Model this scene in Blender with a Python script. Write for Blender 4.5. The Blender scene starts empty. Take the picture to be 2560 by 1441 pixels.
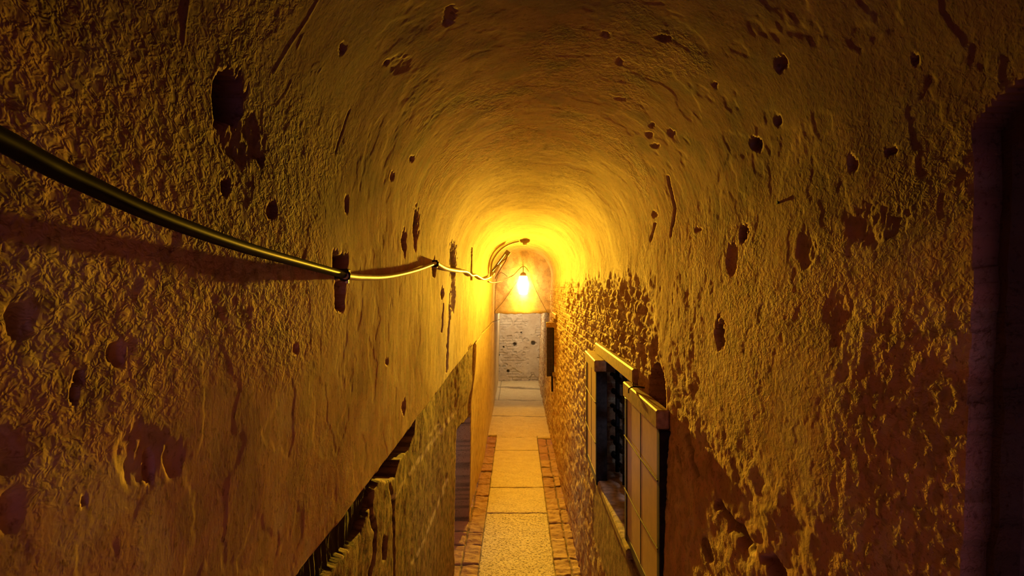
import bpy, math, random
import numpy as np
from mathutils import Vector, Matrix

random.seed(7)
SC = bpy.context.scene
COL = SC.collection
F, U0, V0, CZ = 1850.0, 1292.0, 718.0, 2.6        # focal length in px, vanishing point, camera height

# ------------------------------------------------------------------ numpy gradient noise
def _hash(ix, iy, iz, seed):
    h = (ix * 374761393 + iy * 668265263 + iz * 2147483647 + seed * 1274126177) & 0xFFFFFFFF
    h = ((h ^ (h >> 13)) * 1274126177) & 0xFFFFFFFF
    h = ((h ^ (h >> 16)) * 2246822519) & 0xFFFFFFFF
    return h ^ (h >> 13)

_G = np.array([(1,1,0),(-1,1,0),(1,-1,0),(-1,-1,0),(1,0,1),(-1,0,1),(1,0,-1),(-1,0,-1),
               (0,1,1),(0,-1,1),(0,1,-1),(0,-1,-1),(1,1,0),(-1,1,0),(0,-1,1),(0,-1,-1)], dtype=np.float32)

def noise(x, y, z, seed=0):
    x = np.asarray(x, dtype=np.float64); y = np.asarray(y, dtype=np.float64); z = np.asarray(z, dtype=np.float64)
    x, y, z = np.broadcast_arrays(x, y, z)
    xi = np.floor(x).astype(np.int64); yi = np.floor(y).astype(np.int64); zi = np.floor(z).astype(np.int64)
    fx = (x - xi).astype(np.float32); fy = (y - yi).astype(np.float32); fz = (z - zi).astype(np.float32)
    u = fx*fx*fx*(fx*(fx*6-15)+10); v = fy*fy*fy*(fy*(fy*6-15)+10); w = fz*fz*fz*(fz*(fz*6-15)+10)
    out = np.zeros(x.shape, dtype=np.float32)
    for dx in (0, 1):
        wx = u if dx else 1 - u
        for dy in (0, 1):
            wy = v if dy else 1 - v
            for dz in (0, 1):
                wz = w if dz else 1 - w
                g = _G[_hash(xi+dx, yi+dy, zi+dz, seed) & 15]
                out += wx*wy*wz*(g[..., 0]*(fx-dx) + g[..., 1]*(fy-dy) + g[..., 2]*(fz-dz))
    return out

def fbm(x, y, z, oct=4, seed=0, gain=0.5):
    a, s, o = 1.0, 1.0, 0
    for k in range(oct):
        o = o + a*noise(x*s, y*s, z*s, seed+k*17)
        a *= gain; s *= 2.03
    return o

def sstep(a, b, x):
    t = np.clip((x-a)/(b-a), 0, 1)
    return t*t*(3-2*t)

def seg_dist(u, v, pts):
    d = np.full(u.shape, 1e9)
    for (x0, y0), (x1, y1) in zip(pts[:-1], pts[1:]):
        lx, ly = x1-x0, y1-y0
        t = np.clip(((u-x0)*lx + (v-y0)*ly)/(lx*lx+ly*ly), 0, 1)
        d = np.minimum(d, np.hypot(u-x0-t*lx, v-y0-t*ly))
    return d

def in_poly(u, v, poly):
    inside = np.zeros(u.shape, bool)
    n = len(poly)
    for i in range(n):
        x0, y0 = poly[i]; x1, y1 = poly[(i+1) % n]
        if y0 == y1: continue
        c = ((y0 > v) != (y1 > v)) & (u < (x1-x0)*(v-y0)/(y1-y0)+x0)
        inside ^= c
    return inside

# ------------------------------------------------------------------ place dimensions (metres)
ZS = 2.784                                   # springing of the vault
XL0, XL1 = -0.50, -0.435                     # left wall plane at the floor / at the springing
XR0, XR1 = 0.586, 0.690
def xl(z): return XL1 - (XL1-XL0)/ZS*(ZS-z)
def xr(z): return XR0 + (XR1-XR0)/ZS*z
VCX, VHW, VRISE, VEXP = (XL1+XR1)/2, (XR1-XL1)/2, 0.55, 2.15
YB, YB2, YE = 14.9, 15.25, 20.05             # lintel wall, its back, end wall
LEDGE = 1.995

def on_right(u, v, off=0.0):
    """point of the right wall plane (moved 'off' into the corridor) on the sight line of a photo pixel"""
    a = (u-U0)/F; b = (v-V0)/F; k = (XR1-XR0)/ZS
    y = (XR0 + k*CZ - off)/(a + k*b)
    return Vector((a*y, y, CZ-b*y))
def on_left(u, v, off=0.0):
    a = (u-U0)/F; b = (v-V0)/F; k = (XL1-XL0)/ZS
    y = (XL0 + k*CZ + off)/(a + k*b)
    return Vector((a*y, y, CZ-b*y))
def at_depth(u, v, y):
    return Vector(((u-U0)/F*y, y, CZ-(v-V0)/F*y))

# ------------------------------------------------------------------ object helpers
def set_props(o, label=None, cat=None, group=None, kind=None):
    if label: o['label'] = label
    if cat: o['category'] = cat
    if group: o['group'] = group
    if kind: o['kind'] = kind
    return o

def link_mesh(name, verts, faces, mat=None, parent=None, smooth=False, mats=None, fmat=None):
    me = bpy.data.meshes.new(name)
    me.from_pydata([tuple(v) for v in verts], [], [tuple(f) for f in faces])
    if mats:
        for m in mats: me.materials.append(m)
        if fmat: me.polygons.foreach_set('material_index', fmat)
    elif mat: me.materials.append(mat)
    if smooth: me.polygons.foreach_set('use_smooth', [True]*len(me.polygons))
    me.validate(); me.update()
    o = bpy.data.objects.new(name, me); COL.objects.link(o)
    if parent: o.parent = parent
    return o

def empty(name, loc=(0, 0, 0), rz=0.0, **kw):
    o = bpy.data.objects.new(name, None); COL.objects.link(o)
    o.location = loc; o.rotation_euler = (0, 0, rz); o.empty_display_size = 0.05
    set_props(o, **kw); return o

class MB:
    """collects verts / faces of one mesh"""
    def __init__(s): s.v = []; s.f = []
    def box(s, lo, hi, M=None):
        n = len(s.v)
        for x in (lo[0], hi[0]):
            for y in (lo[1], hi[1]):
                for z in (lo[2], hi[2]):
                    p = Vector((x, y, z)); s.v.append(M @ p if M else p)
        for f in ((0,1,3,2),(4,6,7,5),(0,4,5,1),(2,3,7,6),(0,2,6,4),(1,5,7,3)):
            s.f.append(tuple(n+i for i in f))
        return s
    def cbox(s, lo, hi, c=0.003, M=None):
        """box with chamfered edges"""
        n = len(s.v); L = Vector(lo); H = Vector(hi)
        c = min(c, *(0.45*(H[i]-L[i]) for i in range(3)))
        idx = {}
        for i in (0, 1):
            for j in (0, 1):
                for k in (0, 1):
                    P = [(L, H)[t][a] for a, t in enumerate((i, j, k))]
                    sg = [1 if t == 0 else -1 for t in (i, j, k)]
                    for ax in range(3):
                        q = [P[a] + (0 if a == ax else sg[a]*c) for a in range(3)]
                        q = Vector(q); idx[(i, j, k, ax)] = len(s.v); s.v.append(M @ q if M else q)
        for ax in range(3):
            b, d = [(1, 2), (2, 0), (0, 1)][ax]
            for t in (0, 1):
                loop = []
                for p, q in ((0,0),(1,0),(1,1),(0,1)):
                    k = [0,0,0]; k[ax] = t; k[b] = p; k[d] = q
                    loop.append(idx[(k[0], k[1], k[2], ax)])
                s.f.append(tuple(loop if t else loop[::-1]))
        for ax in range(3):
            b, d = [(1, 2), (2, 0), (0, 1)][ax]
            for p in (0, 1):
                for q in (0, 1):
                    k0 = [0,0,0]; k0[b] = p; k0[d] = q; k1 = list(k0); k1[ax] = 1
                    s.f.append((idx[(*k0, b)], idx[(*k1, b)], idx[(*k1, d)], idx[(*k0, d)]))
        for i in (0, 1):
            for j in (0, 1):
                for k in (0, 1):
                    s.f.append((idx[(i,j,k,0)], idx[(i,j,k,1)], idx[(i,j,k,2)]))
        return s
    def tube(s, pts, r, n=10, caps=True):
        pts = [Vector(p) for p in pts]
        rad = r if isinstance(r, (list, tuple)) else [r]*len(pts)
        base = len(s.v); up = None
        for i, p in enumerate(pts):
            t = (pts[min(i+1, len(pts)-1)] - pts[max(i-1, 0)]).normalized()
            if up is None:
                up = Vector((0, 0, 1)) if abs(t.z) < 0.9 else Vector((1, 0, 0))
            a = (up - t*up.dot(t)).normalized(); b = t.cross(a); up = a
            for k in range(n):
                an = 2*math.pi*k/n
                s.v.append(p + (a*math.cos(an) + b*math.sin(an))*rad[i])
        for i in range(len(pts)-1):
            for k in range(n):
                q = base + i*n
                s.f.append((q+k, q+(k+1) % n, q+n+(k+1) % n, q+n+k))
        if caps:
            s.f.append(tuple(base+k for k in range(n))[::-1])
            q = base+(len(pts)-1)*n
            s.f.append(tuple(q+k for k in range(n)))
        return s
    def lathe(s, prof, c=(0, 0, 0), n=28, M=None):
        base = len(s.v); c = Vector(c)
        for (r, z) in prof:
            for k in range(n):
                an = 2*math.pi*k/n
                p = Vector((r*math.cos(an), r*math.sin(an), z))
                s.v.append(c + (M @ p if M else p))
        for i in range(len(prof)-1):
            for k in range(n):
                q = base+i*n
                s.f.append((q+k, q+(k+1) % n, q+n+(k+1) % n, q+n+k))
        s.f.append(tuple(base+k for k in range(n))[::-1])
        q = base+(len(prof)-1)*n
        s.f.append(tuple(q+k for k in range(n)))
        return s
    def build(s, name, mat, parent=None, smooth=False):
        return link_mesh(name, s.v, s.f, mat, parent, smooth)

def spline(pts, per=10):
    pts = [Vector(p) for p in pts]; out = []
    for i in range(len(pts)-1):
        p0 = pts[max(i-1, 0)]; p1 = pts[i]; p2 = pts[i+1]; p3 = pts[min(i+2, len(pts)-1)]
        for k in range(per):
            t = k/per
            out.append(0.5*((2*p1) + (p2-p0)*t + (2*p0-5*p1+4*p2-p3)*t*t + (3*p1-p0-3*p2+p3)*t**3))
    out.append(pts[-1]); return out

# ------------------------------------------------------------------ materials
class NT:
    def __init__(s, name):
        s.m = bpy.data.materials.new(name); s.m.use_nodes = True
        s.t = s.m.node_tree; s.t.nodes.clear()
        s.out = s.n('ShaderNodeOutputMaterial')
    def n(s, typ, **kw):
        nd = s.t.nodes.new(typ)
        for k, v in kw.items(): setattr(nd, k, v)
        return nd
    def l(s, a, b): s.t.links.new(a, b)
    def val(s, sock, v):
        if hasattr(v, 'is_output') or isinstance(v, bpy.types.NodeSocket): s.l(v, sock)
        else: sock.default_value = v
    def math(s, op, a, b=0.0, c=None, clamp=False):
        nd = s.n('ShaderNodeMath', operation=op, use_clamp=clamp)
        s.val(nd.inputs[0], a); s.val(nd.inputs[1], b)
        if c is not None: s.val(nd.inputs[2], c)
        return nd.outputs[0]
    def mix(s, f, a, b, blend='MIX'):
        nd = s.n('ShaderNodeMix', data_type='RGBA', blend_type=blend)
        s.val(nd.inputs[0], f); s.val(nd.inputs[6], a); s.val(nd.inputs[7], b)
        return nd.outputs[2]
    def noise(s, vec, scale, detail=3.0, rough=0.55, dist=0.0):
        nd = s.n('ShaderNodeTexNoise'); s.l(vec, nd.inputs['Vector'])
        nd.inputs['Scale'].default_value = scale; nd.inputs['Detail'].default_value = detail
        nd.inputs['Roughness'].default_value = rough; nd.inputs['Distortion'].default_value = dist
        return nd.outputs[0]
    def ramp(s, fac, a, b):
        nd = s.n('ShaderNodeMapRange', interpolation_type='SMOOTHSTEP')
        s.val(nd.inputs[0], fac); nd.inputs[1].default_value = a; nd.inputs[2].default_value = b
        return nd.outputs[0]
    def attr(s, name):
        return s.n('ShaderNodeAttribute', attribute_name=name).outputs['Fac']
    def coords(s, scale=None):
        tc = s.n('ShaderNodeTexCoord').outputs['Object']
        if scale is None: return tc
        mp = s.n('ShaderNodeMapping'); s.l(tc, mp.inputs[0]); mp.inputs['Scale'].default_value = scale
        return mp.outputs[0]
    def bsdf(s, color, rough=0.9, bump=None, spec=0.2, metal=0.0, **kw):
        b = s.n('ShaderNodeBsdfPrincipled')
        s.val(b.inputs['Base Color'], color); s.val(b.inputs['Roughness'], rough)
        s.val(b.inputs['Metallic'], metal); s.val(b.inputs['Specular IOR Level'], spec)
        for k, v in kw.items(): s.val(b.inputs[k], v)
        if bump is not None:
            bp = s.n('ShaderNodeBump'); bp.inputs['Strength'].default_value = 1.0
            bp.inputs['Distance'].default_value = 1.0
            s.l(bump, bp.inputs['Height']); s.l(bp.outputs[0], b.inputs['Normal'])
        s.l(b.outputs[0], s.out.inputs[0])
        return b

BUMP_PEBBLE, BUMP_STREAK, BUMP_FINE = 0.0015, 0.0004, 0.0004
def C(r, g, b): return (r, g, b, 1.0)

def plaster_material():
    t = NT('old_plaster')
    P = t.coords(); S = t.coords((5, 42, 5))
    fine = t.noise(P, 75, 2.5, 0.7)
    c = t.n('ShaderNodeAttribute', attribute_name='alb').outputs['Color']
    c = t.mix(t.math('MULTIPLY', t.ramp(fine, 0.54, 0.72), 0.8), c, C(0.45, 0.36, 0.30), 'MULTIPLY')
    peb = t.ramp(t.noise(t.coords((1, 0.5, 1)), 88, 2.5, 0.62, 0.4), 0.36, 0.66)
    h = t.math('MULTIPLY', t.math('MULTIPLY', peb, t.attr('rough')), BUMP_PEBBLE)
    h = t.math('ADD', h, t.math('MULTIPLY', t.noise(S, 1.0, 3, 0.6, 0.3), t.math('MULTIPLY', t.attr('streak'), BUMP_STREAK)))
    h = t.math('ADD', h, t.math('MULTIPLY', fine, BUMP_FINE))
    t.bsdf(c, 0.88, h, 0.2)
    return t.m

def lerp3(f, a, b):
    f = np.clip(f, 0, 1)[..., None]
    return a*(1-f) + np.asarray(b, np.float32)*f

def albedo(x, y, z, A):
    """colour of the masonry itself: patches of plaster, bare brick, stone, soot stains"""
    big = fbm(x*1.6, y*1.2, z*1.6, 4, 201); mid = fbm(x*8, y*6, z*8, 4, 211); spk = fbm(x*30, y*24, z*30, 3, 221)
    c = np.empty(x.shape+(3,), np.float32); c[:] = (0.72, 0.405, 0.275)
    c = lerp3(sstep(-.25, .25, big), c, (0.80, 0.475, 0.325))
    far_plaster = lerp3(sstep(-.25, .25, big), np.broadcast_to(np.asarray((0.78, 0.65, 0.38), np.float32), c.shape), (0.87, 0.76, 0.46))
    f = sstep(2.2, 6.5, y + 1.5*big)[..., None]; c = c*(1-f) + far_plaster*f  # plaster turns yellower and paler farther along the passage
    c = lerp3(0.55*sstep(.05, .40, mid), c, (0.52, 0.37, 0.22))
    c = lerp3(0.5*sstep(-.10, -.40, mid), c, (0.88, 0.74, 0.52))
    c = lerp3(0.45*sstep(.12, .40, spk)*(0.35+A['rough']), c, (0.40, 0.27, 0.15))
    c = lerp3(A['brick']*sstep(-.12, .20, mid)*0.8, c, (0.60, 0.36, 0.19))
    c = lerp3(0.6*A['brick']*sstep(.06, .20, fbm(x*11, y*4.5, z*17, 4, 231))*sstep(2.9, 2.3, z), c, (0.34, 0.15, 0.07))
    st = lerp3(sstep(-.1, .25, spk), np.broadcast_to(np.asarray((0.36, 0.215, 0.145), np.float32), c.shape), (0.14, 0.08, 0.055))
    f = A['stone'][..., None]; c = c*(1-f)+st*f
    near_dim = sstep(2.56, 2.90, z + 0.30*big)*sstep(3.9, 1.3, y + 1.2*mid)  # light falloff painted in: upper walls and vault darken near the camera
    c = c*(1-near_dim[..., None]*np.asarray((0.71, 0.75, 0.68), np.float32))
    if 'cell' in A: c[A['cell']] = (0.36, 0.32, 0.28)
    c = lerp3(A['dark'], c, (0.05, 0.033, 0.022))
    c = lerp3(A['chalk'], c, (0.85, 0.76, 0.58))
    return c

def floor_material():
    t = NT('worn_floor')
    P = t.coords()
    a = t.noise(P, 6, 5, 0.65); f = t.noise(P, 42, 3, 0.6, 0.6)
    stone = t.mix(t.ramp(a, 0.3, 0.7), C(0.78, 0.66, 0.40), C(0.88, 0.78, 0.52))
    pit = t.math('MULTIPLY', t.ramp(f, 0.53, 0.60), t.attr('pitted'))
    stone = t.mix(pit, stone, C(0.22, 0.13, 0.06))
    brick = t.mix(t.ramp(a, 0.3, 0.7), C(0.42, 0.19, 0.10), C(0.56, 0.29, 0.16))
    brick = t.mix(t.ramp(t.attr('tone'), 0.2, 1.0), brick, C(0.62, 0.38, 0.20))
    c = t.mix(t.attr('brick'), stone, brick)
    c = t.mix(t.math('MULTIPLY', t.attr('joint'), 0.85), c, C(0.12, 0.07, 0.04))
    h = t.math('ADD', t.math('MULTIPLY', t.noise(P, 40, 4, 0.65), 0.004), t.math('MULTIPLY', pit, -0.004))
    t.bsdf(c, 0.7, h, 0.3)
    return t.m

def far_material():
    t = NT('limewashed_brick')
    P = t.coords()
    a = t.noise(P, 2.5, 5, 0.6); b = t.noise(P, 12, 5, 0.65)
    c = t.mix(t.ramp(a, 0.35, 0.65), C(0.62, 0.52, 0.40), C(0.74, 0.66, 0.54))
    c = t.mix(t.math('MULTIPLY', t.ramp(b, 0.58, 0.72), 0.7), c, C(0.42, 0.31, 0.20))
    c = t.mix(t.attr('dark'), c, C(0.12, 0.09, 0.06))
    t.bsdf(c, 0.9, t.math('MULTIPLY', b, 0.01), 0.2)
    return t.m

def simple(name, col, rough=0.6, metal=0.0, var=0.25, scale=25, bump=0.0006, spec=0.4, **kw):
    t = NT(name); P = t.coords()
    n = t.noise(P, scale, 4, 0.6)
    c = t.mix(t.ramp(n, 0.3, 0.7), C(*[max(0, x*(1-var)) for x in col]), C(*[min(1, x*(1+var)) for x in col]))
    t.bsdf(c, rough, t.math('MULTIPLY', n, bump), spec, metal, **kw)
    return t.m

M_PLASTER = plaster_material()
M_FLOOR = floor_material()
M_FAR = far_material()
M_IRON = simple('black_iron', (0.020, 0.018, 0.018), 0.65, 0.5, 0.4, 40, 0.0012)
M_RAIL = simple('ochre_painted_wood', (0.50, 0.34, 0.18), 0.6, 0.0, 0.3, 30, 0.0008)
M_SASH = simple('dark_sash_metal', (0.06, 0.045, 0.035), 0.5, 0.3, 0.35, 40, 0.0006)
M_BAR = simple('rusty_glazing_bar', (0.11, 0.06, 0.035), 0.8, 0.0, 0.3, 60, 0.0004)
M_PANE = simple('frosted_yellow_glass', (0.84, 0.62, 0.34), 0.45, 0.0, 0.08, 9, 0.0001, 0.5)
M_SILL = simple('weathered_stone_sill', (0.40, 0.28, 0.17), 0.85, 0.0, 0.35, 18, 0.004)
M_CABLE = simple('black_rubber_cable', (0.016, 0.014, 0.013), 0.36, 0.0, 0.2, 30, 0.0, 0.008)
M_PALECABLE = simple('pale_plastic_cable', (0.62, 0.50, 0.34), 0.45, 0.0, 0.12, 30, 0.0002)
M_WIRE = simple('thin_brown_wire', (0.16, 0.09, 0.04), 0.5, 0.0, 0.2, 30, 0.0001)
M_CLIP = simple('white_plastic', (0.80, 0.76, 0.68), 0.4, 0.0, 0.08, 30, 0.0001)
M_GREY = simple('grey_painted_steel', (0.34, 0.28, 0.20), 0.45, 0.3, 0.15, 30, 0.0002)
M_DETECT = simple('yellowed_plastic', (0.52, 0.40, 0.22), 0.45, 0.0, 0.12, 30, 0.0001)
M_TUBE = simple('opal_tube', (0.90, 0.86, 0.78), 0.25, 0.0, 0.03, 20, 0.0)
M_WOOD = simple('old_beam', (0.30, 0.20, 0.12), 0.8, 0.0, 0.4, 22, 0.003)

def lamp_glass():
    t = NT('lit_lantern_glass')
    tr = t.n('ShaderNodeBsdfTransparent'); em = t.n('ShaderNodeEmission')
    n = t.noise(t.coords(), 14, 2)
    em.inputs[0].default_value = C(1.0, 0.80, 0.45)
    t.l(t.math('ADD', 3.0, n), em.inputs[1])
    ad = t.n('ShaderNodeAddShader'); t.l(tr.outputs[0], ad.inputs[0]); t.l(em.outputs[0], ad.inputs[1])
    t.l(ad.outputs[0], t.out.inputs[0]); return t.m
M_JAR = lamp_glass()
try: M_JAR.cycles.emission_sampling = 'NONE'
except Exception: pass

# ------------------------------------------------------------------ wall relief
# marks on the masonry: (u, v, half width, half height, depth m) measured on the photograph, carved where they lie on the wall
PITS = [(572,248,40,74,.05),(600,345,55,60,.010),(842,655,11,28,.05),(860,650,10,26,.05),(852,735,14,48,.05),
 (1040,570,8,48,.025),(1010,605,6,32,.02),(870,510,5,18,.012),(680,530,15,20,.012),(1134,655,8,42,.022),(1134,740,6,38,.012),
 (300,880,24,34,.014),(208,945,15,16,.010),(196,985,14,26,.014),(360,1130,58,70,.007),(385,1165,14,45,.010),(440,1150,22,42,.007),
 (25,1280,30,58,.008),(20,1120,42,62,.006),(222,1255,9,9,.010),(60,800,30,42,.010),(1086,672,5,20,.02),(1105,735,4,14,.02),
 (655,400,8,14,.01),(570,470,10,20,.012),(740,870,10,14,.008),(965,905,4,9,.01),(1008,1020,5,18,.012),(1176,880,5,14,.05),
 (1857,588,10,20,.04),(1828,650,13,46,.010),(1797,840,13,40,.022),(1890,360,15,16,.022),(1955,160,15,18,.016),(1945,300,9,12,.012),
 (2015,620,28,45,.008),(2180,560,68,55,.006),(2205,575,26,30,-.003),(2095,780,30,58,.005),(2120,830,45,50,.004),(1606,872,7,22,.012),(1637,870,9,22,.014),
 (1660,92,16,9,.010),(1550,150,9,9,.012),(2230,380,13,9,.012),(2135,410,12,16,.012),(1745,575,8,5,.01),(1640,535,7,7,.012),
 (1680,330,9,8,.012),(1625,335,8,7,.012),(2290,150,8,8,.01),(1790,210,6,6,.01),(1630,310,6,5,.01),
 (1030,397,6,7,.012),(980,440,4,9,.012),(1125,42,12,22,.012),(860,125,7,12,.008),(1000,165,30,22,.006),(970,160,5,5,.01),
 (1048,45,60,35,.0015),(1060,260,55,70,.002),(1515,85,9,9,.012),(1550,245,14,4,.006),(1640,362,12,6,.008)]
CRACKS = [([(690,182),(735,110),(772,52),(800,0)],2.0,-.0007),([(466,110),(470,60),(478,0)],2.5,-.0008),([(700,265),(722,232),(735,205)],1.6,-.0006),
 ([(722,285),(742,262),(765,245)],1.6,-.0006),([(785,170),(800,160),(812,170),(800,186),(785,184)],1.3,-.0005),([(750,120),(762,90)],1.5,-.0006),([(845,385),(868,310),(880,280)],1.5,.002),([(720,330),(735,300),(758,285)],1.4,-.0006),
 ([(1128,735),(1125,800),(1120,850),(1117,930)],2.2,.018),([(1250,800),(1232,806),(1205,835),(1190,860)],1.3,.012),
 ([(930,1230),(928,1290),(938,1330),(935,1390),(925,1441)],4,.02),([(975,1215),(985,1260),(988,1441)],2.5,.012),
 ([(965,1350),(962,1395)],5,.02),([(1180,620),(1178,700)],1.5,.01),([(1672,440),(1690,520),(1680,590)],2.5,.01),
 ([(1640,560),(1630,600)],2.5,.012),([(1108,760),(1104,830)],1.5,.01),
 ([(1800,1262),(1836,1308)],10,.018),([(1845,1318),(1890,1372)],14,.02),([(1935,1400),(1965,1441)],14,.03),
 ([(1715,1090),(1740,1190)],6,.008),([(1690,1120),(1705,1180)],4,.008),([(1760,1350),(1780,1400)],8,.01)]
SCRATCH = [([(1128,1030),(1085,1100),(1040,1165),(985,1245)],5.0),([(1112,1200),(1085,1290),(1052,1370),(1030,1410)],3.5),([(1095,1060),(1075,1090)],2.5)]
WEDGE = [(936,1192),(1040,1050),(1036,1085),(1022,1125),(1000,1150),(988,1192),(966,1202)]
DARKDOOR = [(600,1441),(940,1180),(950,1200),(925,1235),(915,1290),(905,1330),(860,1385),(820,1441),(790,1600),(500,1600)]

# window openings of the right wall: y0, y1, z0, z1
W1 = (on_right(1590, 955).y, on_right(1497, 893).y, 1.17, 2.075)
W2 = (12.2, 13.4, 1.17, 2.075)
W3Y = on_right(2425, 718).y
DOOR = (6.75, 8.25, 1.30)                    # low cell door in the left wall

def w3_mask(y, z):
    """near window: arched opening beside the camera"""
    top = 2.865 + np.sqrt(np.maximum(0, 1-((y-0.72)/0.42)**2))*0.10 - 0.06
    e = 0.004*noise(y*0+3, y*9, z*14, 5)
    body = (y < W3Y+e) & (z > 1.95) & (z < top) & (y > 0.30)
    inner = (y < W3Y-0.024+e*1.5) & (z > 1.99) & (z < top-0.055) & (y > 0.34)
    return body, inner

def relief(kind, x, y, z, u, v):
    """outward displacement (m) and material masks of the masonry at base points x, y, z"""
    A = {k: np.zeros(x.shape, np.float32) for k in ('rough', 'stone', 'dark', 'brick', 'chalk')}
    vis = y > 0.45
    # broad waviness
    d = 0.010*noise(x*0.9, y*0.45, z*0.9, 1) + 0.005*noise(x*3, y*1.4, z*3, 2)
    big = fbm(x*2.2, y*1.6, z*2.2, 3, 31)
    RL = sstep(2.0, 1.45, y + 0.35*big) * sstep(2.40, 2.60, z + 0.10*big + 0.02*np.minimum(y, 3))
    RL = np.maximum(RL, 0.12*sstep(0.05, 0.35, big))
    RR = np.maximum((0.30 + 0.60*sstep(-0.25, 0.25, big))*sstep(3.05, 2.75, z + 0.2*big), 0.12)
    RC = 0.08 + 0.50*sstep(0.10, 0.40, big)
    lf = x < VCX
    RC = np.maximum(RC, 0.9*sstep(-0.05, 0.25, fbm(x*5, y*2.2, z*5, 3, 333))*sstep(2.2, 3.0, y)*sstep(7.5, 5.5, y)*sstep(0.5, 0.25, np.abs(x-0.05)))
    tz = sstep(2.78, 3.05, z)
    R = np.where(lf, RL, RR)*(1-tz) + RC*tz
    A['rough'][:] = R
    d = d + R*0.0010*fbm(x*40, y*18, z*38, 3, 7)
    d = d + (0.0002*sstep(1.5, 3.2, y) + 0.00003)*fbm(x*4, y*30, z*4, 3, 9) + 0.00035*fbm(x*16, y*9, z*16, 3, 10)
    d = d + 0.0007*noise(x*9, y*6, z*9, 21)
    # flaked plaster islands
    fl = fbm(x*7+3, y*5.0, z*7, 4, 51)
    d = d + (0.0008*sstep(0.18, 0.27, fl))*np.where(lf, 0.6, 1.0)
    if kind == 'left':
        low = sstep(LEDGE+0.012, LEDGE-0.004, z + 0.006*noise(x, y*9, z*3, 77)) * sstep(8.30, 8.24, y)
        far = sstep(8.24, 8.30, y)*sstep(11.5, 8.5, y)*sstep(1.9, 1.2, z)*0.55
        step = 0.582 + xl(z)
        d = d + np.maximum(low*(0.55+0.45*sstep(8.3, 5.0, y)), far)*np.maximum(step, 0)*np.where(y > 5, 1-0.6*sstep(5.5, 8.2, y)*sstep(1.25, 1.6, z), 1)
        A['stone'][:] = low
        A['rough'][:] = np.where(low > .5, 0.30, A['rough'])
        d = d - low*0.004*fbm(x*8, y*5, z*12, 3, 91)
        # cell door: a low recess
        e = 0.02*noise(x, y*4, z*5, 61)
        dm = (y > DOOR[0]+e) & (y < DOOR[1]) & (z < DOOR[2]+e-0.10*(y-DOOR[0]))
        d = np.where(dm, np.maximum(d, 0)+0.42, d); A['cell'] = dm
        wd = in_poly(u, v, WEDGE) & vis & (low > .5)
        d = np.where(wd, d+0.16+0.03*fbm(x*9, y*9, z*9, 3, 13), d); A['dark'][wd] = 0.95  # broken hole under the ledge, its shade put into the dark colour
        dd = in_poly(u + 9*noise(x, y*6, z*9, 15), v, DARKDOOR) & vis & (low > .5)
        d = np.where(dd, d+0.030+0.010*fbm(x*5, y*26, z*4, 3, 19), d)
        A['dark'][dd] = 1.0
    if kind == 'right':
        br = sstep(2.6, 5.2, y + 0.9*big) * sstep(2.75, 2.55, z + 0.12*big)
        row = np.floor(z/0.070); zz = z/0.070 - row
        yy = y/0.27 + 0.5*(row % 2); cell = np.floor(yy); fy = yy - cell
        rnd = (_hash(cell.astype(np.int64), row.astype(np.int64), 0*row.astype(np.int64), 3) % 1000)/1000.0
        mort = np.maximum(sstep(0.16, 0.06, np.minimum(zz, 1-zz)), sstep(0.06, 0.02, np.minimum(fy, 1-fy)))
        ero = fbm(x*14, y*7, z*16, 4, 41)
        d = d + br*(0.007*mort + 0.009*(rnd-0.5) + 0.016*ero)
        A['brick'][:] = br
        A['rough'][:] = np.maximum(A['rough'], br)
        A['rough'][:] = np.maximum(A['rough'], 0.95*sstep(1.75, 1.45, y)*sstep(2.72, 2.5, z))
        d = d + 0.0016*sstep(1.75, 1.4, y)*sstep(2.7, 2.45, z)*fbm(x*30, y*26, z*34, 3, 307)
        # coarse horizontal pitting low on the wall, this side of the window
        lo = sstep(2.30, 2.05, z + 0.25*(2.9-y)*0.2)*sstep(1.2, 1.6, y)*sstep(3.4, 2.9, y)
        d = d + lo*0.008*fbm(x*3, y*6, z*15, 4, 45)
        # the wall turns away from the corridor next to the near window
        d = d + (0.019*sstep(1.64, 0.98, y) - 0.014*sstep(2.7, 1.62, y))*sstep(2.62, 2.38, z)
        for (a, b, z0, z1) in (W1, W2):
            m = (y > a) & (y < b) & (z > z0) & (z < z1)
            d = np.where(m, 0.30, d)
            A['dark'][m] = 0.0
        # stone surround below window 1
        sl = (y > W1[0]-0.5) & (y < W1[1]+0.05) & (z < W1[2]-0.02) & (z > W1[2]-0.55)
        d = np.where(sl, d*0.15+0.004, d); A['stone'][sl] = 0.8; A['brick'][sl] = 0; A['rough'][sl] = 0.3
        # small arched recess behind the near casement
        ya, yb = on_right(1664, 1000).y, on_right(1622, 1000).y
        t = np.clip((y-ya)/(yb-ya), 0, 1)
        ztop = 2.09 + 0.15*np.sqrt(np.maximum(0, 1-(2*t-1)**2))
        m = (y > ya) & (y < yb) & (z > 1.78) & (z < ztop)
        d = np.where(m, d+0.09, d)
    if kind in ('right', 'ceiling'):
        body, inner = w3_mask(y, z)
        sel = (x > 0.3)
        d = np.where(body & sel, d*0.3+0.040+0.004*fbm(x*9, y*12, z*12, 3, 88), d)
        A['dark'][body & sel] = 0.88  # jamb shade put into its colour, against the fill from behind
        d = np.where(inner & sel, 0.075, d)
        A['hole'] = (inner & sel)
    # pits, cracks, scratches
    w1 = noise(x*20, y*14, z*20, 66); w2 = noise(x*20+9, y*14, z*20, 67); w3 = fbm(x*45, y*38, z*45, 3, 68)
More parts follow.
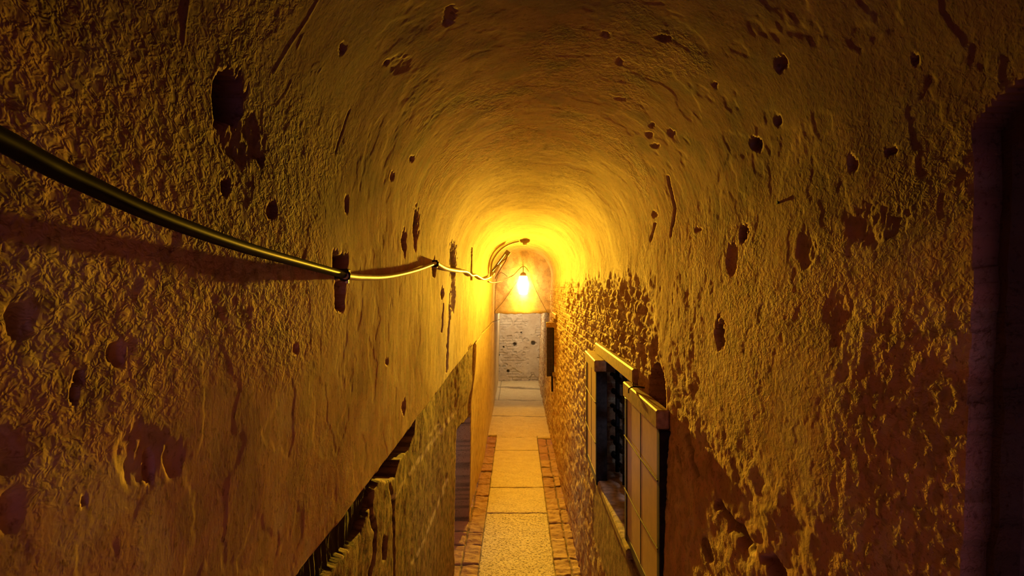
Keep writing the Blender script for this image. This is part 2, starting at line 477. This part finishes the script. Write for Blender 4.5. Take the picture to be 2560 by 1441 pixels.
    for (pu, pv, ru, rv, dp) in PITS:
        if kind == 'left' and pu > 1240: continue
        if kind == 'right' and pu < 1340: continue
        sel = vis & (np.abs(u-pu) < 1.9*ru+4) & (np.abs(v-pv) < 1.9*rv+4)
        if not sel.any(): continue
        q = np.hypot((u[sel]-pu)/ru + 0.5*w1[sel]+0.3*w3[sel], (v[sel]-pv)/rv + 0.5*w2[sel]-0.3*w3[sel]) + 0.25*w3[sel]
        soft = ru > 20 and dp < 0.03
        k = sstep(1.20, 0.62, q) if soft else sstep(1.08, 0.86, q)
        d[sel] += k*dp*(0.45+0.30*w3[sel] if soft else 1+0.4*w1[sel])
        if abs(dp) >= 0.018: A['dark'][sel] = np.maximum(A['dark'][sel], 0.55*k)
    for pts, w, dp in CRACKS:
        us = [p[0] for p in pts]; vs = [p[1] for p in pts]
        if kind == 'left' and max(us) > 1260: continue
        if kind == 'right' and min(us) < 1340: continue
        if kind == 'ceiling' and min(vs) > 640: continue
        sel = vis & (u > min(us)-3*w-6) & (u < max(us)+3*w+6) & (v > min(vs)-3*w-6) & (v < max(vs)+3*w+6)
        if not sel.any(): continue
        q = seg_dist(u[sel] + w*0.9*w1[sel], v[sel] + w*0.9*w2[sel], pts)/w
        k = sstep(1.3, 0.6, q)
        d[sel] += k*dp
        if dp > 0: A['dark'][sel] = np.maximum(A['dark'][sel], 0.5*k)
    if kind == 'left':
        for pts, w in SCRATCH:
            sel = vis & (u > 960) & (u < 1140) & (v > 1000) & (v < 1430) & (z < LEDGE)
            q = seg_dist(u[sel] + 3*w1[sel], v[sel] + 3*w2[sel], pts)/w
            A['chalk'][sel] = np.maximum(A['chalk'][sel], sstep(1.2, 0.5, q)*sstep(-0.40, 0.05, w2[sel]+0.4*w3[sel]))
    return d, A

def y_columns():
    ys = list(np.arange(-2.5, 0.50, 0.05)); y = 0.50
    while y < 0.72: ys.append(y); y += 0.006
    while y < YE + 0.25:
        ys.append(y); y += min(0.0022*y**1.4, 0.05)
    ys += [YE + 0.3]
    extra = [W3Y, W3Y-.001, W3Y-.024, W3Y-.025, W1[0], W1[0]+.002, W1[1], W1[1]-.002, DOOR[1], DOOR[1]-.003, W2[0], W2[0]+.003, W2[1], W2[1]-.003]
    return np.unique(np.round(np.array(ys + extra), 5))

def grid_mesh(name, X, Y, Z, mat, attrs=None, flip=False, kind='structure', hole=None):
    nr, nc = X.shape
    me = bpy.data.meshes.new(name)
    co = np.stack([X, Y, Z], -1).astype(np.float32).reshape(-1)
    me.vertices.add(nr*nc); me.vertices.foreach_set('co', co)
    i = np.arange(nr-1)[:, None]*nc + np.arange(nc-1)[None, :]
    q = np.stack([i, i+1, i+1+nc, i+nc], -1)
    if flip: q = q[..., ::-1]
    q = q.reshape(-1, 4)
    if hole is not None: q = q[~hole.reshape(-1)[q].all(1)]
    nf = len(q); q = q.reshape(-1).astype(np.int32)
    me.loops.add(nf*4); me.loops.foreach_set('vertex_index', q)
    me.polygons.add(nf); me.polygons.foreach_set('loop_start', np.arange(0, nf*4, 4, dtype=np.int32))
    try: me.polygons.foreach_set('loop_total', np.full(nf, 4, dtype=np.int32))
    except Exception: pass
    me.update(calc_edges=True)
    me.polygons.foreach_set('use_smooth', np.ones(nf, dtype=bool))
    me.materials.append(mat)
    for k, a in (attrs or {}).items():
        if a.ndim == 3:
            at = me.attributes.new(k, 'FLOAT_COLOR', 'POINT')
            a = np.concatenate([a, np.ones(a.shape[:2]+(1,), np.float32)], -1)
            at.data.foreach_set('color', np.ascontiguousarray(a, dtype=np.float32).reshape(-1))
            continue
        at = me.attributes.new(k, 'FLOAT', 'POINT')
        at.data.foreach_set('value', np.ascontiguousarray(a, dtype=np.float32).reshape(-1))
    me.update()
    o = bpy.data.objects.new(name, me); COL.objects.link(o)
    if kind: o['kind'] = kind
    return o

YS = y_columns()
def shell(name, kind, px, pz, nx, nz, flip):
    """one masonry surface from its base profile (px, pz) and outward normal (nx, nz)"""
    X = np.repeat(px[:, None], len(YS), 1).astype(np.float64); Z = np.repeat(pz[:, None], len(YS), 1).astype(np.float64)
    Y = np.repeat(YS[None, :], len(px), 0)
    NX = np.repeat(nx[:, None], len(YS), 1); NZ = np.repeat(nz[:, None], len(YS), 1)
    yy = np.maximum(Y, 0.05)
    u = U0 + F*X/yy; v = V0 - F*(Z-CZ)/yy
    if kind == 'left':            # lower face stands further out: read its marks where it really lies
        lowm = (Z < LEDGE) & (Y < 8.2)
        u = np.where(lowm, U0 + F*(-0.582)/yy, u)
    d, A = relief(kind, X, Y, Z, u, v)
    hole = A.pop('hole', None)
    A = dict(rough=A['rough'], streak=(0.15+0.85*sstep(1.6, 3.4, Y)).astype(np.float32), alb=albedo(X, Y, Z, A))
    return grid_mesh(name, X+NX*d, Y, Z+NZ*d, M_PLASTER, A, flip, hole=hole)

def zrows():
    z = np.concatenate([np.arange(-0.02, 1.0, 0.016), np.arange(1.0, 1.9, 0.008), np.arange(1.9, 2.08, 0.004), np.arange(2.08, ZS-0.002, 0.0040), [ZS]])
    return np.unique(np.round(np.concatenate([z, [W1[2], W1[2]+.001, W1[3], W1[3]-.001]]), 5))
zr = zrows()
one = np.ones_like(zr)
shell('wall_left', 'left', xl(zr), zr, -one, 0*one, False)
shell('wall_right', 'right', xr(zr), zr, one, 0*one, True)
th = np.linspace(math.pi, 0, 360)
ct, stn = np.cos(th), np.sin(th)
ax = VCX + VHW*np.sign(ct)*np.abs(ct)**(2/VEXP); az = ZS + VRISE*np.abs(stn)**(2/VEXP)
gx = np.sign(ct)*np.abs(ct)**(2-2/VEXP)/VHW; gz = np.abs(stn)**(2-2/VEXP)/VRISE
gl = np.hypot(gx, gz); gx, gz = gx/gl, gz/gl
shell('ceiling', 'ceiling', ax, az, gx, gz, False)

# ------------------------------------------------------------------ floor
def make_floor():
    xs = np.unique(np.round(np.concatenate([np.linspace(-1.2, -0.62, 12), np.arange(-0.62, 0.64, 0.0075), np.linspace(0.64, 1.2, 10)]), 5))
    ys = np.concatenate([np.arange(-2.5, 5.5, 0.1), np.arange(5.5, 13.2, 0.013), np.arange(13.2, YE+0.25, 0.03)])
    X, Y = np.meshgrid(xs, ys, indexing='ij'); zero = X*0
    n1 = fbm(X*6, Y*6, zero, 4, 3); wob = 0.012*noise(X*5, Y*5, zero, 8)
    Z = 0.004*n1
    joint = np.zeros(X.shape); brick = np.zeros(X.shape); tone = np.zeros(X.shape); pitted = np.zeros(X.shape)
    path = (X > -0.355+wob*0.4) & (X < 0.352+wob*0.4) & (Y < 12.80+0.02*n1)
    for j in (12.8, 11.78, 9.60, 8.51, 6.2, 4.4, 2.6):
        joint = np.maximum(joint, path*sstep(0.022, 0.008, np.abs(Y-j+wob)))
    pitted[:] = np.where(path, np.interp(Y, [6.5, 8.45, 8.6, 9.6, 12], [1.0, 0.8, 0.45, 0.3, 0.12]), 0.25)
    left = (X <= -0.355+wob*0.4) & (Y < 13.0); right = (X >= 0.352+wob*0.4) & (Y < 12.75)
    jl = np.array([13.0,12.83,12.45,12.07,11.4,10.95,10.5,9.84,9.31,8.79,8.26,7.9,7.53,6.98,6.5,6.0,5.5])
    jr = np.array([12.75,12.2,11.7,11.15,10.7,10.2,9.7,9.15,8.7,8.2,7.7,7.1,6.7,6.2,5.7])
    for m, js, xe, sd in ((left, jl, -0.525, 1), (right, jr, 0.50, 2)):
        brick = np.maximum(brick, m)
        dj = np.min(np.abs(Y[..., None]-js-0.6*wob[..., None]), -1)
        idx = np.argmin(np.abs(Y[..., None]-js + 0.25), -1)
        hh = (_hash(idx.astype(np.int64), np.full(X.shape, sd), (np.abs(X) > abs(xe)).astype(np.int64), 5) % 1000)/1000.0
        jm = np.maximum(sstep(0.030, 0.010, dj), sstep(0.012, 0.004, np.abs(X-xe+wob)))
        joint = np.where(m, np.maximum(joint, jm*(0.5+0.5*(noise(X*4, Y*4, zero, 12) > -0.15))), joint)
        tone = np.where(m, hh*(0.55 if sd == 1 else 1.0), tone)
        Z = np.where(m, Z - 0.018 + 0.022*(hh-0.5) + 0.012*n1, Z)
    edge = np.minimum(np.abs(X+0.355-wob*0.4), np.abs(X-0.352-wob*0.4))
    joint = np.maximum(joint, (Y < 12.9)*0.8*sstep(0.008, 0.003, edge))
    far = Y > 12.8
    for j in (14.9, 17.0, 18.9):
        joint = np.maximum(joint, far*0.8*sstep(0.05, 0.02, np.abs(Y-j+2*wob+0.12*X)))
    joint = np.maximum(joint, far*(Y > 17.0)*0.6*sstep(0.014, 0.006, np.abs(X+0.42)))
    Z = np.where(far, Z + 0.012*fbm(X*3, Y*2, zero, 4, 5) + 0.05*sstep(18.85, 18.95, Y), Z)
    Z = Z - 0.012*joint
    grid_mesh('floor', X, Y, Z, M_FLOOR, dict(joint=joint, brick=brick, tone=tone, pitted=pitted), True)
make_floor()

# dark cell behind the near window: walls, floor and vault of rough stone seen through the grille
def make_cell():
    lo, hi = (0.70, -1.2, 1.2), (2.6, 2.6, 3.6)
    v, f = [], []
    def sheet(o, a, b, n=40):
        k = len(v)
        for i in range(n+1):
            for j in range(n+1): v.append(Vector(o)+Vector(a)*(i/n)+Vector(b)*(j/n))
        for i in range(n):
            for j in range(n): f.append((k+i*(n+1)+j, k+(i+1)*(n+1)+j, k+(i+1)*(n+1)+j+1, k+i*(n+1)+j+1))
    dx, dy, dz = (hi[i]-lo[i] for i in range(3))
    sheet((hi[0], lo[1], lo[2]), (0, dy, 0), (0, 0, dz)); sheet((lo[0]+.12, hi[1], lo[2]), (dx, 0, 0), (0, 0, dz))
    sheet((lo[0]+.12, lo[1], lo[2]), (dx, 0, 0), (0, 0, dz)); sheet((lo[0]+.12, lo[1], lo[2]), (dx, 0, 0), (0, dy, 0)); sheet((lo[0]+.12, lo[1], hi[2]), (dx, 0, 0), (0, dy, 0))
    P = np.array([tuple(p) for p in v]); n = fbm(P[:, 0]*3, P[:, 1]*3, P[:, 2]*3, 3, 90)*0.02
    o = link_mesh('wall_cell', P + np.stack([n, n*0, n], -1), f, M_SILL, None, True); o['kind'] = 'structure'
make_cell()

# ------------------------------------------------------------------ end wall and lintel wall
def make_end():
    xs = np.arange(-1.0, 1.2, 0.012); zs = np.arange(-0.05, 3.5, 0.010)
    X, Z = np.meshgrid(xs, zs, indexing='ij')
    n = fbm(X*4, X*0, Z*4, 4, 71)
    row = np.floor(Z/0.075); zz = Z/0.075-row; xx = X/0.26+0.5*(row % 2); cx = np.floor(xx); fx = xx-cx
    mort = np.maximum(sstep(.18, .05, np.minimum(zz, 1-zz)), sstep(.06, .02, np.minimum(fx, 1-fx)))
    rnd = (_hash(cx.astype(np.int64), row.astype(np.int64), 0*row.astype(np.int64), 9) % 1000)/1000.
    cover = sstep(-0.12, 0.15, n + 0.25*(X > 0.15))
    D = (1-cover)*(0.018*mort + 0.02*(rnd-.5)) + 0.015*n - 0.02*cover
    dark = np.zeros(X.shape)
    for (u, v, r) in ((1259,868,.025),(1246,888,.03),(1303,832,.02),(1287,861,.05),(1333,858,.06),(1270,928,.04)):
        p = at_depth(u, v, YE); q = np.hypot((X-p.x)/r, (Z-p.z)/r)
        k = sstep(1.2, .7, q + .3*noise(X*20, Z*20, X*0, 4)); D = D + 0.05*k; dark = np.maximum(dark, k)
    grid_mesh('wall_back', X, YE + D, Z, M_FAR, dict(dark=dark), False)
make_end()

def make_lintel():
    xs = np.arange(-0.64, 0.80, 0.010)
    n = len(xs)
    zb = 2.06 + 0.018*fbm(xs*7, xs*0, xs*0+.5, 3, 6) + 0.012*np.abs(xs/.6)
    zf = np.linspace(0, 1, 90)
    Zf = zb[:, None] + (3.42-zb[:, None])*zf[None, :]
    Xf = np.repeat(xs[:, None], 90, 1)
    Yf = YB + 0.010*fbm(Xf*4, Xf*0, Zf*4, 4, 16) + 0.015*np.exp(-((Zf-zb[:, None])/.03)**2)
    yu = np.linspace(0, YB2-YB, 10)[1:]
    Xu = np.repeat(xs[:, None], 9, 1); Yu = YB+yu[None, :]+0*Xu; Zu = zb[:, None]+0.01*noise(Xu*9, Yu*9, Xu*0, 3)
    Xb = np.repeat(xs[:, None], 8, 1); zz = np.linspace(0, 1, 9)[1:]
    Zb = zb[:, None]+(3.42-zb[:, None])*zz[None, :]; Yb = YB2 + 0*Zb
    X = np.concatenate([Xf[:, ::-1], Xu, Xb], 1); Y = np.concatenate([Yf[:, ::-1], Yu, Yb], 1); Z = np.concatenate([Zf[:, ::-1], Zu, Zb], 1)
    A = {k: np.zeros(X.shape) for k in ('rough', 'stone', 'dark', 'brick', 'chalk')}
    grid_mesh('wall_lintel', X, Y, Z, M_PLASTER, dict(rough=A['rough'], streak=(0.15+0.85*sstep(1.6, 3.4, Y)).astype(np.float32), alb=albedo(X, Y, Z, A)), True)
make_lintel()

# ------------------------------------------------------------------ windows with open casements
def casement(name, far_top, near_top, thick, end_w, height, label, group):
    """glazed casement folded back along the wall; local x = along the sash (0 near end), y = out of the wall, z up from its foot"""
    a, b = Vector(near_top), Vector(far_top)
    L = (Vector((b.x, b.y, 0)) - Vector((a.x, a.y, 0))).length
    ang = math.atan2(b.y-a.y, b.x-a.x)
    root = empty(name, (a.x, a.y, a.z-height), ang, label=label, cat='window casement', group=group)
    H = height; sw = 0.060
    f = MB()
    f.cbox((0, -thick, 0), (0.05, 0, H-0.085), 0.004)                  # near stile
    f.cbox((L-sw, -thick, 0), (L, 0.004, H-0.085), 0.004)                  # far stile
    f.cbox((0, -thick, 0), (L, 0, 0.055), 0.004)                       # foot rail
    f.build('sash_frame', M_SASH, root)
    MB().cbox((-0.004, -thick-0.006, H-0.085), (L+0.01, 0.012, H), 0.006).build('top_rail', M_RAIL, root)
    MB().cbox((-end_w*0.0-0.016, -thick-0.01, -0.01), (-0.001, end_w-thick, H-0.09), 0.003).build('end_plate', M_IRON, root)  # unlit near end: its shade put into a black plate
    x0, x1 = 0.05, L-sw; xm = (x0+x1)/2
    for (p, q) in ((x0, xm-0.006), (xm+0.006, x1)):
        MB().box((p, -0.010, 0.05), (q, -0.003, H-0.08)).build('glass_pane', M_PANE, root)
    MB().cbox((xm-0.007, -0.016, 0.05), (xm+0.007, -0.001, H-0.08), 0.002).build('mullion', M_SASH, root)
    for t in (0.33, 0.66):
        z = H*t
        MB().tube([(0.01, 0.004, z-0.004), (xm, 0.010, z), (L-0.005, 0.006, z+0.004)], 0.0035, 8).build('glazing_bar', M_BAR, root)
    for t in (0.2, 0.8):
        MB().tube([(0.02, -thick-0.004, H*t-0.03), (0.02, -thick-0.004, H*t+0.03)], 0.007, 8).build('hinge', M_IRON, root)
    return root

HW = 0.905
bF = on_right(1563, 962, 0.046); bN = on_right(1647, 1016, 0.044)
bF.z = bN.z = (bF.z+bN.z)/2
casement('window_casement', bF, bN, 0.040, 0.040, HW, 'open glazed casement with ochre top rail on the near side of the dark window opening', 'folded back window casements')
aF = on_right(1466, 880, 0.070); aN = on_right(1490, 898, 0.080)
aF.z = aN.z = (aF.z+aN.z)/2
casement('window_casement', aF, aN, 0.070, 0.070, HW, 'open glazed casement on the far side of the dark window opening, lit bright yellow', 'folded back window casements')
cN = on_right(1383, 812, 0.050); cF = on_right(1367, 801, 0.16)
cF.z = cN.z = (cF.z+cN.z)/2
farc = casement('window_casement', cF, cN, 0.05, 0.05, HW, 'small distant casement on the right wall just before the pale doorway', 'folded back window casements')

MB().cbox((0.0, -0.045, -0.26), (0.03, -0.012, 0.06), 0.006).build('drop_bolt', M_IRON, farc)

def window_frame(n, W, parts):
    y0, y1, z0, z1 = W
    w = empty('window_%d' % n, (0, 0, 0), kind='structure')
    m = MB()
    x = xr(z1)
    m.cbox((x-0.030, y0-0.06, z1-0.010), (x+0.16, y1+0.04, z1+0.075), 0.008)
    m.build('lintel_board', M_RAIL, w)
    x = xr(z0)
    MB().cbox((x-0.035, y0-0.10, z0-0.055), (x+0.20, y1+0.02, z0+0.005), 0.010).build('sill', M_SILL, w)
    MB().cbox((x-0.018, y0-0.70, z0-0.10), (x+0.10, y1+0.03, z0-0.060), 0.008).build('sill_beam', M_WOOD, w)
    return w
window_frame(1, W1, True); window_frame(2, W2, True)

def grille(name, W, off, pitch, r, label, yend=None):
    y0, y1, z0, z1 = W
    g = empty(name, (xr((z0+z1)/2)+off, (y0+y1)/2, z0), label=label, cat='iron grille')
    gx, gy, gz = g.location
    k = 0; z = z0+pitch*0.7
    while z < z1-0.02:
        k += 1
        pts = []
        n = int((y1-y0)/0.04)
        for i in range(n+1):
            t = i/n; yy = y0-0.02+(y1-y0+0.04)*t
            pts.append((0.010*math.cos(math.pi*(yy-y0)/pitch + k*math.pi), yy-gy, z-gz))
        MB().tube(pts, r, 8).build('cross_bar', M_IRON, g, True)
        z += pitch
    yv = y0+pitch*0.5
    while yv < y1-0.02:
        pts = [(0.0, yv-gy, z0-0.03-gz), (0.0, yv-gy, z1+0.03-gz)]
        MB().tube(pts, r, 8).build('upright_bar', M_IRON, g, True)
        yv += pitch*3
    return g
grille('iron_grille', W1, 0.13, 0.127, 0.017, 'black iron grille deep in the dark window opening between the two casements')
grille('iron_grille', (0.42, W3Y-0.03, 2.0, 2.80), 0.16, 0.165, 0.020, 'heavy iron grille in the black arched window nearest the camera')

# casement stay and its hook
s = empty('casement_stay', bF + Vector((0.012, -0.05, 0.0)), label='thin iron stay hooked over the top rail of the near casement', cat='window stay')
p0 = on_right(1583, 967, 0.05) - s.location; p1 = on_right(1617, 971, -0.004) - s.location
MB().tube([p0, p0*0.5+p1*0.5+Vector((0, 0, 0.002)), p1], 0.0045, 8).build('rod', M_IRON, s)
MB().tube(spline([p0+Vector((0, 0, 0.022)), p0+Vector((-0.004, -0.02, 0.012)), p0, p0+Vector((-0.022, 0.0, -0.012)), p0+Vector((-0.024, 0, -0.035))], 5), 0.0035, 8).build('hook', M_BAR, s)

# ------------------------------------------------------------------ cables
def cable(name, pts, r, mat, label, cat='cable', per=10, group=None):
    o = MB().tube(spline(pts, per), r, 10).build(name, mat, None, True)
    return set_props(o, label, cat, group)

def LP(u, v, x):
    y = x*F/(u-U0); return Vector((x, y, CZ-(v-V0)/F*y))
main = [LP(-330, 188, -.375), LP(-160, 270, -.385), LP(0, 348, -.392), LP(100, 402, -.396), LP(200, 452, -.400), LP(400, 543, -.405), LP(600, 615, -.411), LP(750, 658, -.417), LP(862, 688, -.421)]
cable('power_cable', main, 0.0095, M_CABLE, 'thick black cable sagging from the upper left towards the wall hole')
run = [LP(862, 690, -.417), LP(905, 694, -.421), LP(970, 692, -.424), LP(1040, 676, -.423), LP(1089, 658, -.424)]
cable('power_cable', run, 0.0085, M_PALECABLE, 'pale cable swag on the left wall between the wall hole and the small peg')
run2 = [LP(1089, 658, -.424), LP(1112, 671, -.424), LP(1140, 677, -.424), LP(1166, 680, -.424), LP(1178, 689, -.422), LP(1188, 688, -.42), LP(1197, 693, -.415), LP(1206, 698, -.41), LP(1214, 698, -.403), Vector((-.397, 10.58, 2.735))]
cable('power_cable', run2, 0.014, M_PALECABLE, 'pale twisted cable on the left wall running from the small peg to the arch')

YA = 11.5
def vault_pt(x, y, inset=0.03):
    t = max(-1, min(1, (x-VCX)/VHW)); z = ZS + VRISE*(max(0, 1-abs(t)**VEXP))**(1/VEXP)
    n = Vector((math.copysign(abs(t)**(VEXP-1), t)/VHW, 0, (max(0, 1-abs(t)**VEXP))**(1-1/VEXP)/VRISE)).normalized()
    return Vector((x, y, z)) - n*inset
arch = [Vector((-0.395, YA-0.9, 2.735)), Vector((-0.400, YA-0.2, 2.76)), Vector((-0.405, YA, 2.80))]
for x in (-0.41, -0.37, -0.31, -0.24, -0.15, -0.06, 0.035): arch.append(vault_pt(x, YA, 0.020))
cable('conduit', arch, 0.014, M_PALECABLE, 'pale conduit following the curve of the vault up to the smoke detector', 'conduit', 8)

d = empty('smoke_detector', vault_pt(0.125, YA, 0.0), label='round smoke detector on the crown of the vault above the lantern', cat='smoke detector')
MB().lathe([(0.02, 0.0), (0.078, -0.004), (0.080, -0.022), (0.060, -0.044), (0.036, -0.052)]).build('base', M_DETECT, d, True)
MB().lathe([(0.034, -0.050), (0.034, -0.066), (0.028, -0.070), (0.028, -0.078), (0.012, -0.084)]).build('sensor_head', M_CLIP, d, True)

# strip luminaire on the haunch of the vault
a = at_depth(1227, 686, 11.62); b = at_depth(1270, 627, 11.62)
L = (b-a).length; X = (b-a).normalized(); Yv = Vector((0, 1, 0)); Zv = X.cross(Yv)          # Zv points down into the corridor
if Zv.z > 0: Zv = -Zv
R = Matrix((X, Yv, Zv)).transposed().to_4x4()
lum = empty('strip_light', a, label='grey strip light with loose wires on the vault, left of the glowing lantern', cat='light fitting')
def part(m, name, mat, smooth=False):
    m.v = [R.to_3x3() @ Vector(p) for p in m.v]; return m.build(name, mat, lum, smooth)
part(MB().cbox((0.0, -0.05, -0.025), (L, 0.05, 0.0), 0.004), 'housing', M_GREY)
part(MB().cbox((L-0.07, -0.055, -0.01), (L, 0.055, 0.055), 0.004), 'end_box', M_GREY)
part(MB().cbox((0.0, -0.05, 0.0), (0.05, 0.05, 0.04), 0.004), 'end_box', M_CLIP)
part(MB().tube([(0.05, -0.018, 0.028), (L-0.07, -0.018, 0.028)], 0.016, 12), 'tube', M_TUBE, True)
part(MB().tube([(0.05, 0.026, 0.028), (L-0.07, 0.026, 0.028)], 0.016, 12), 'tube', M_TUBE, True)
part(MB().tube(spline([(L-0.04, -0.058, 0.03), (L-0.12, -0.062, 0.05), (L-0.2, -0.058, 0.02), (L-0.3, -0.06, 0.005), (0.03, -0.06, -0.01)], 6), 0.006, 8), 'lead', M_WIRE, True)
part(MB().tube(spline([(L-0.04, -0.058, 0.03), (L-0.15, -0.062, 0.065), (L-0.28, -0.06, 0.075), (0.02, -0.06, 0.09), (-0.02, -0.06, 0.10)], 6), 0.006, 8), 'lead', M_WIRE, True)

# lantern on the lintel wall
LY = 14.58
lp = at_depth(1308, 713, LY)
lan = empty('lantern', lp, label='glowing white glass jar lantern hanging on the wall above the far doorway', cat='lantern')
MB().lathe([(0.05, -0.186), (0.070, -0.182), (0.082, -0.168), (0.084, 0.14), (0.080, 0.160), (0.064, 0.176), (0.050, 0.180)], n=32).build('glass_jar', M_JAR, lan, True)
MB().lathe([(0.058, 0.178), (0.064, 0.182), (0.062, 0.215), (0.045, 0.240), (0.018, 0.252), (0.012, 0.262)]).build('cap', M_DETECT, lan, True)
MB().tube(spline([(0, 0, 0.258), (0, 0, 0.31), (0.0, 0.03, 0.345), (0.0, 0.20, 0.36), (0, 0.33, 0.36)], 6), 0.008, 8).build('hanging_hook', M_WIRE, lan, True)

hk = lp + Vector((0, -0.012, 0.368))
cable('lamp_flex', [at_depth(1221, 704, 11.1), at_depth(1234, 707, 12.8), at_depth(1252, 703, 14.0), at_depth(1270, 695, 14.52), at_depth(1285, 687, 14.52), at_depth(1297, 674, 14.52), hk, at_depth(1316, 671, 14.50), at_depth(1322, 680, 14.52)], 0.008, M_DETECT, 'slack yellow flex looping from the left wall to the lantern hook', 'cable', 8)
cable('wire_loop', [at_depth(1237, 786, 14.84), at_depth(1238, 740, 14.82), at_depth(1241, 705, 14.8), at_depth(1245, 688, 14.78), at_depth(1252, 682, 14.76), at_depth(1260, 685, 14.72), at_depth(1268, 692, 14.62)], 0.0045, M_WIRE, 'thin wire rising from the doorway corner and looping beside the lantern flex', 'wire', 8)
cable('wire', [at_depth(1291, 706, 14.86), at_depth(1262, 749, 14.85), at_depth(1237, 779, 14.85), at_depth(1233, 789, 14.85)], 0.0045, M_WIRE, 'thin slanting wire from the lantern down to the left doorway corner', 'wire', 8)
cable('wire', [at_depth(1324, 688, 14.86), at_depth(1345, 737, 14.85), at_depth(1368, 781, 14.85), at_depth(1372, 789, 14.85)], 0.0045, M_WIRE, 'thin slanting wire from the lantern down to the right doorway corner', 'wire', 8)

# cable fixings
def clip(u, v, x, sc, label):
    p = LP(u, v, x); e = empty('cable_clip', p, label=label, cat='cable clip', group='fixings of the cable on the left wall')
    MB().cbox((-0.045, -0.014*sc, -0.008*sc), (0.012, 0.014*sc, 0.016*sc), 0.003).build('peg', M_IRON, e)
    MB().tube([(0.012*math.cos(t)*sc, -0.004, 0.012*math.sin(t)*sc) for t in [k*math.pi/6 for k in range(13)]], 0.0035*sc, 8).build('tie', M_IRON, e, True)
    MB().cbox((0.002, -0.005*sc, -0.020*sc), (0.010, 0.003*sc, -0.010*sc), 0.001).build('tail', M_CLIP, e)
    return e
clip(862, 689, -.421, 1.0, 'black peg with a white tail holding the thick cable at the wall hole')
clip(1089, 660, -.424, 1.2, 'small dark peg where the pale cable swag ends')

def nail(u, v, L, label):
    p = on_right(u, v, -0.02)
    o = MB().tube([(0, 0, 0), (-L*0.6, -0.002, 0.001), (-L, -0.004, 0.002), (-L-0.003, -0.004, 0.002)], [0.0035, 0.0035, 0.0035, 0.006], 8).build('nail', M_IRON)
    o.location = p; return set_props(o, label, 'nail')
nail(1968, 509, 0.026, 'iron nail in the right wall halfway up, above a round scar')
nail(2236, 384, 0.020, 'iron nail high in the right wall close to the black arched window')

# ------------------------------------------------------------------ light
def point(name, loc, power, color, radius=0.05):
    l = bpy.data.lights.new(name, 'POINT'); l.energy = power; l.color = color; l.shadow_soft_size = radius
    o = bpy.data.objects.new(name, l); COL.objects.link(o); o.location = loc; return o

bulb = point('lantern_bulb', lp + Vector((0, 0, 0.02)), 43000, (1.0, 0.51, 0.024), 0.07)
L_ = bulb.data; L_.use_nodes = True
nt = L_.node_tree; em = nt.nodes['Emission']
geo = nt.nodes.new('ShaderNodeNewGeometry'); sep = nt.nodes.new('ShaderNodeSeparateXYZ'); nt.links.new(geo.outputs['Incoming'], sep.inputs[0])
def lm(op, a, b):
    nd = nt.nodes.new('ShaderNodeMath'); nd.operation = op
    for s_, q in zip(nd.inputs, (a, b)):
        if isinstance(q, (int, float)): s_.default_value = q
        else: nt.links.new(q, s_)
    return nd.outputs[0]
# invented beam shape: most light goes along the passage, evening out its falloff
s2 = lm('ADD', lm('MULTIPLY', sep.outputs[0], sep.outputs[0]), lm('MULTIPLY', lm('ADD', 0.17, lm('MULTIPLY', 0.30, lm('GREATER_THAN', sep.outputs[2], 0.0))), lm('MULTIPLY', sep.outputs[2], sep.outputs[2])))
prof = lm('DIVIDE', 1.0, lm('ADD', 1.0, lm('POWER', lm('DIVIDE', s2, 0.072**2), 1.8)))
s2d = lm('ADD', lm('MULTIPLY', sep.outputs[0], sep.outputs[0]), lm('MULTIPLY', 0.15, lm('MULTIPLY', sep.outputs[2], sep.outputs[2])))
dip = lm('DIVIDE', s2d, lm('ADD', s2d, 3.0*0.045**2))
nt.links.new(lm('MULTIPLY', prof, dip), em.inputs['Strength'])

point('doorway_lamp', (-0.05, 18.7, 2.30), 38, (1.0, 0.86, 0.60), 0.10)
point('cell_daylight', (-0.80, 7.5, 0.9), 2.6, (0.86, 0.84, 0.90), 0.08)
point('window_daylight', (xr(1.6)+0.24, (W1[0]+W1[1])/2, 1.62), 1.6, (0.7, 0.75, 1.0), 0.03)  # unseen blue fill lamp added in the closed recess behind the grille

w = bpy.data.worlds.new('night'); SC.world = w; w.use_nodes = True
w.node_tree.nodes['Background'].inputs[0].default_value = (0.46, 0.25, 0.62, 1); w.node_tree.nodes['Background'].inputs[1].default_value = 0.75

# ------------------------------------------------------------------ camera
cam = bpy.data.cameras.new('camera'); co = bpy.data.objects.new('camera', cam); COL.objects.link(co)
co.location = (0, 0, CZ); co.rotation_euler = (math.pi/2, 0, 0)
cam.sensor_width = 36; cam.lens = F/2560*36; cam.clip_start = 0.02
cam.shift_x = -(U0-1280)/2560; cam.shift_y = (V0-720.5)/2560
SC.camera = co
vs = SC.view_settings
vs.view_transform = 'Standard'; vs.look = 'None'; vs.gamma = 1.0; vs.exposure = 0.0; vs.use_curve_mapping = False
try:
    SC.cycles.max_bounces = 10; SC.cycles.diffuse_bounces = 5; SC.cycles.use_adaptive_sampling = True; SC.cycles.adaptive_threshold = 0.15; SC.cycles.adaptive_min_samples = 14; SC.cycles.use_light_tree = False; SC.cycles.use_denoising = True
    SC.cycles.sample_clamp_indirect = 4.0
except Exception: pass
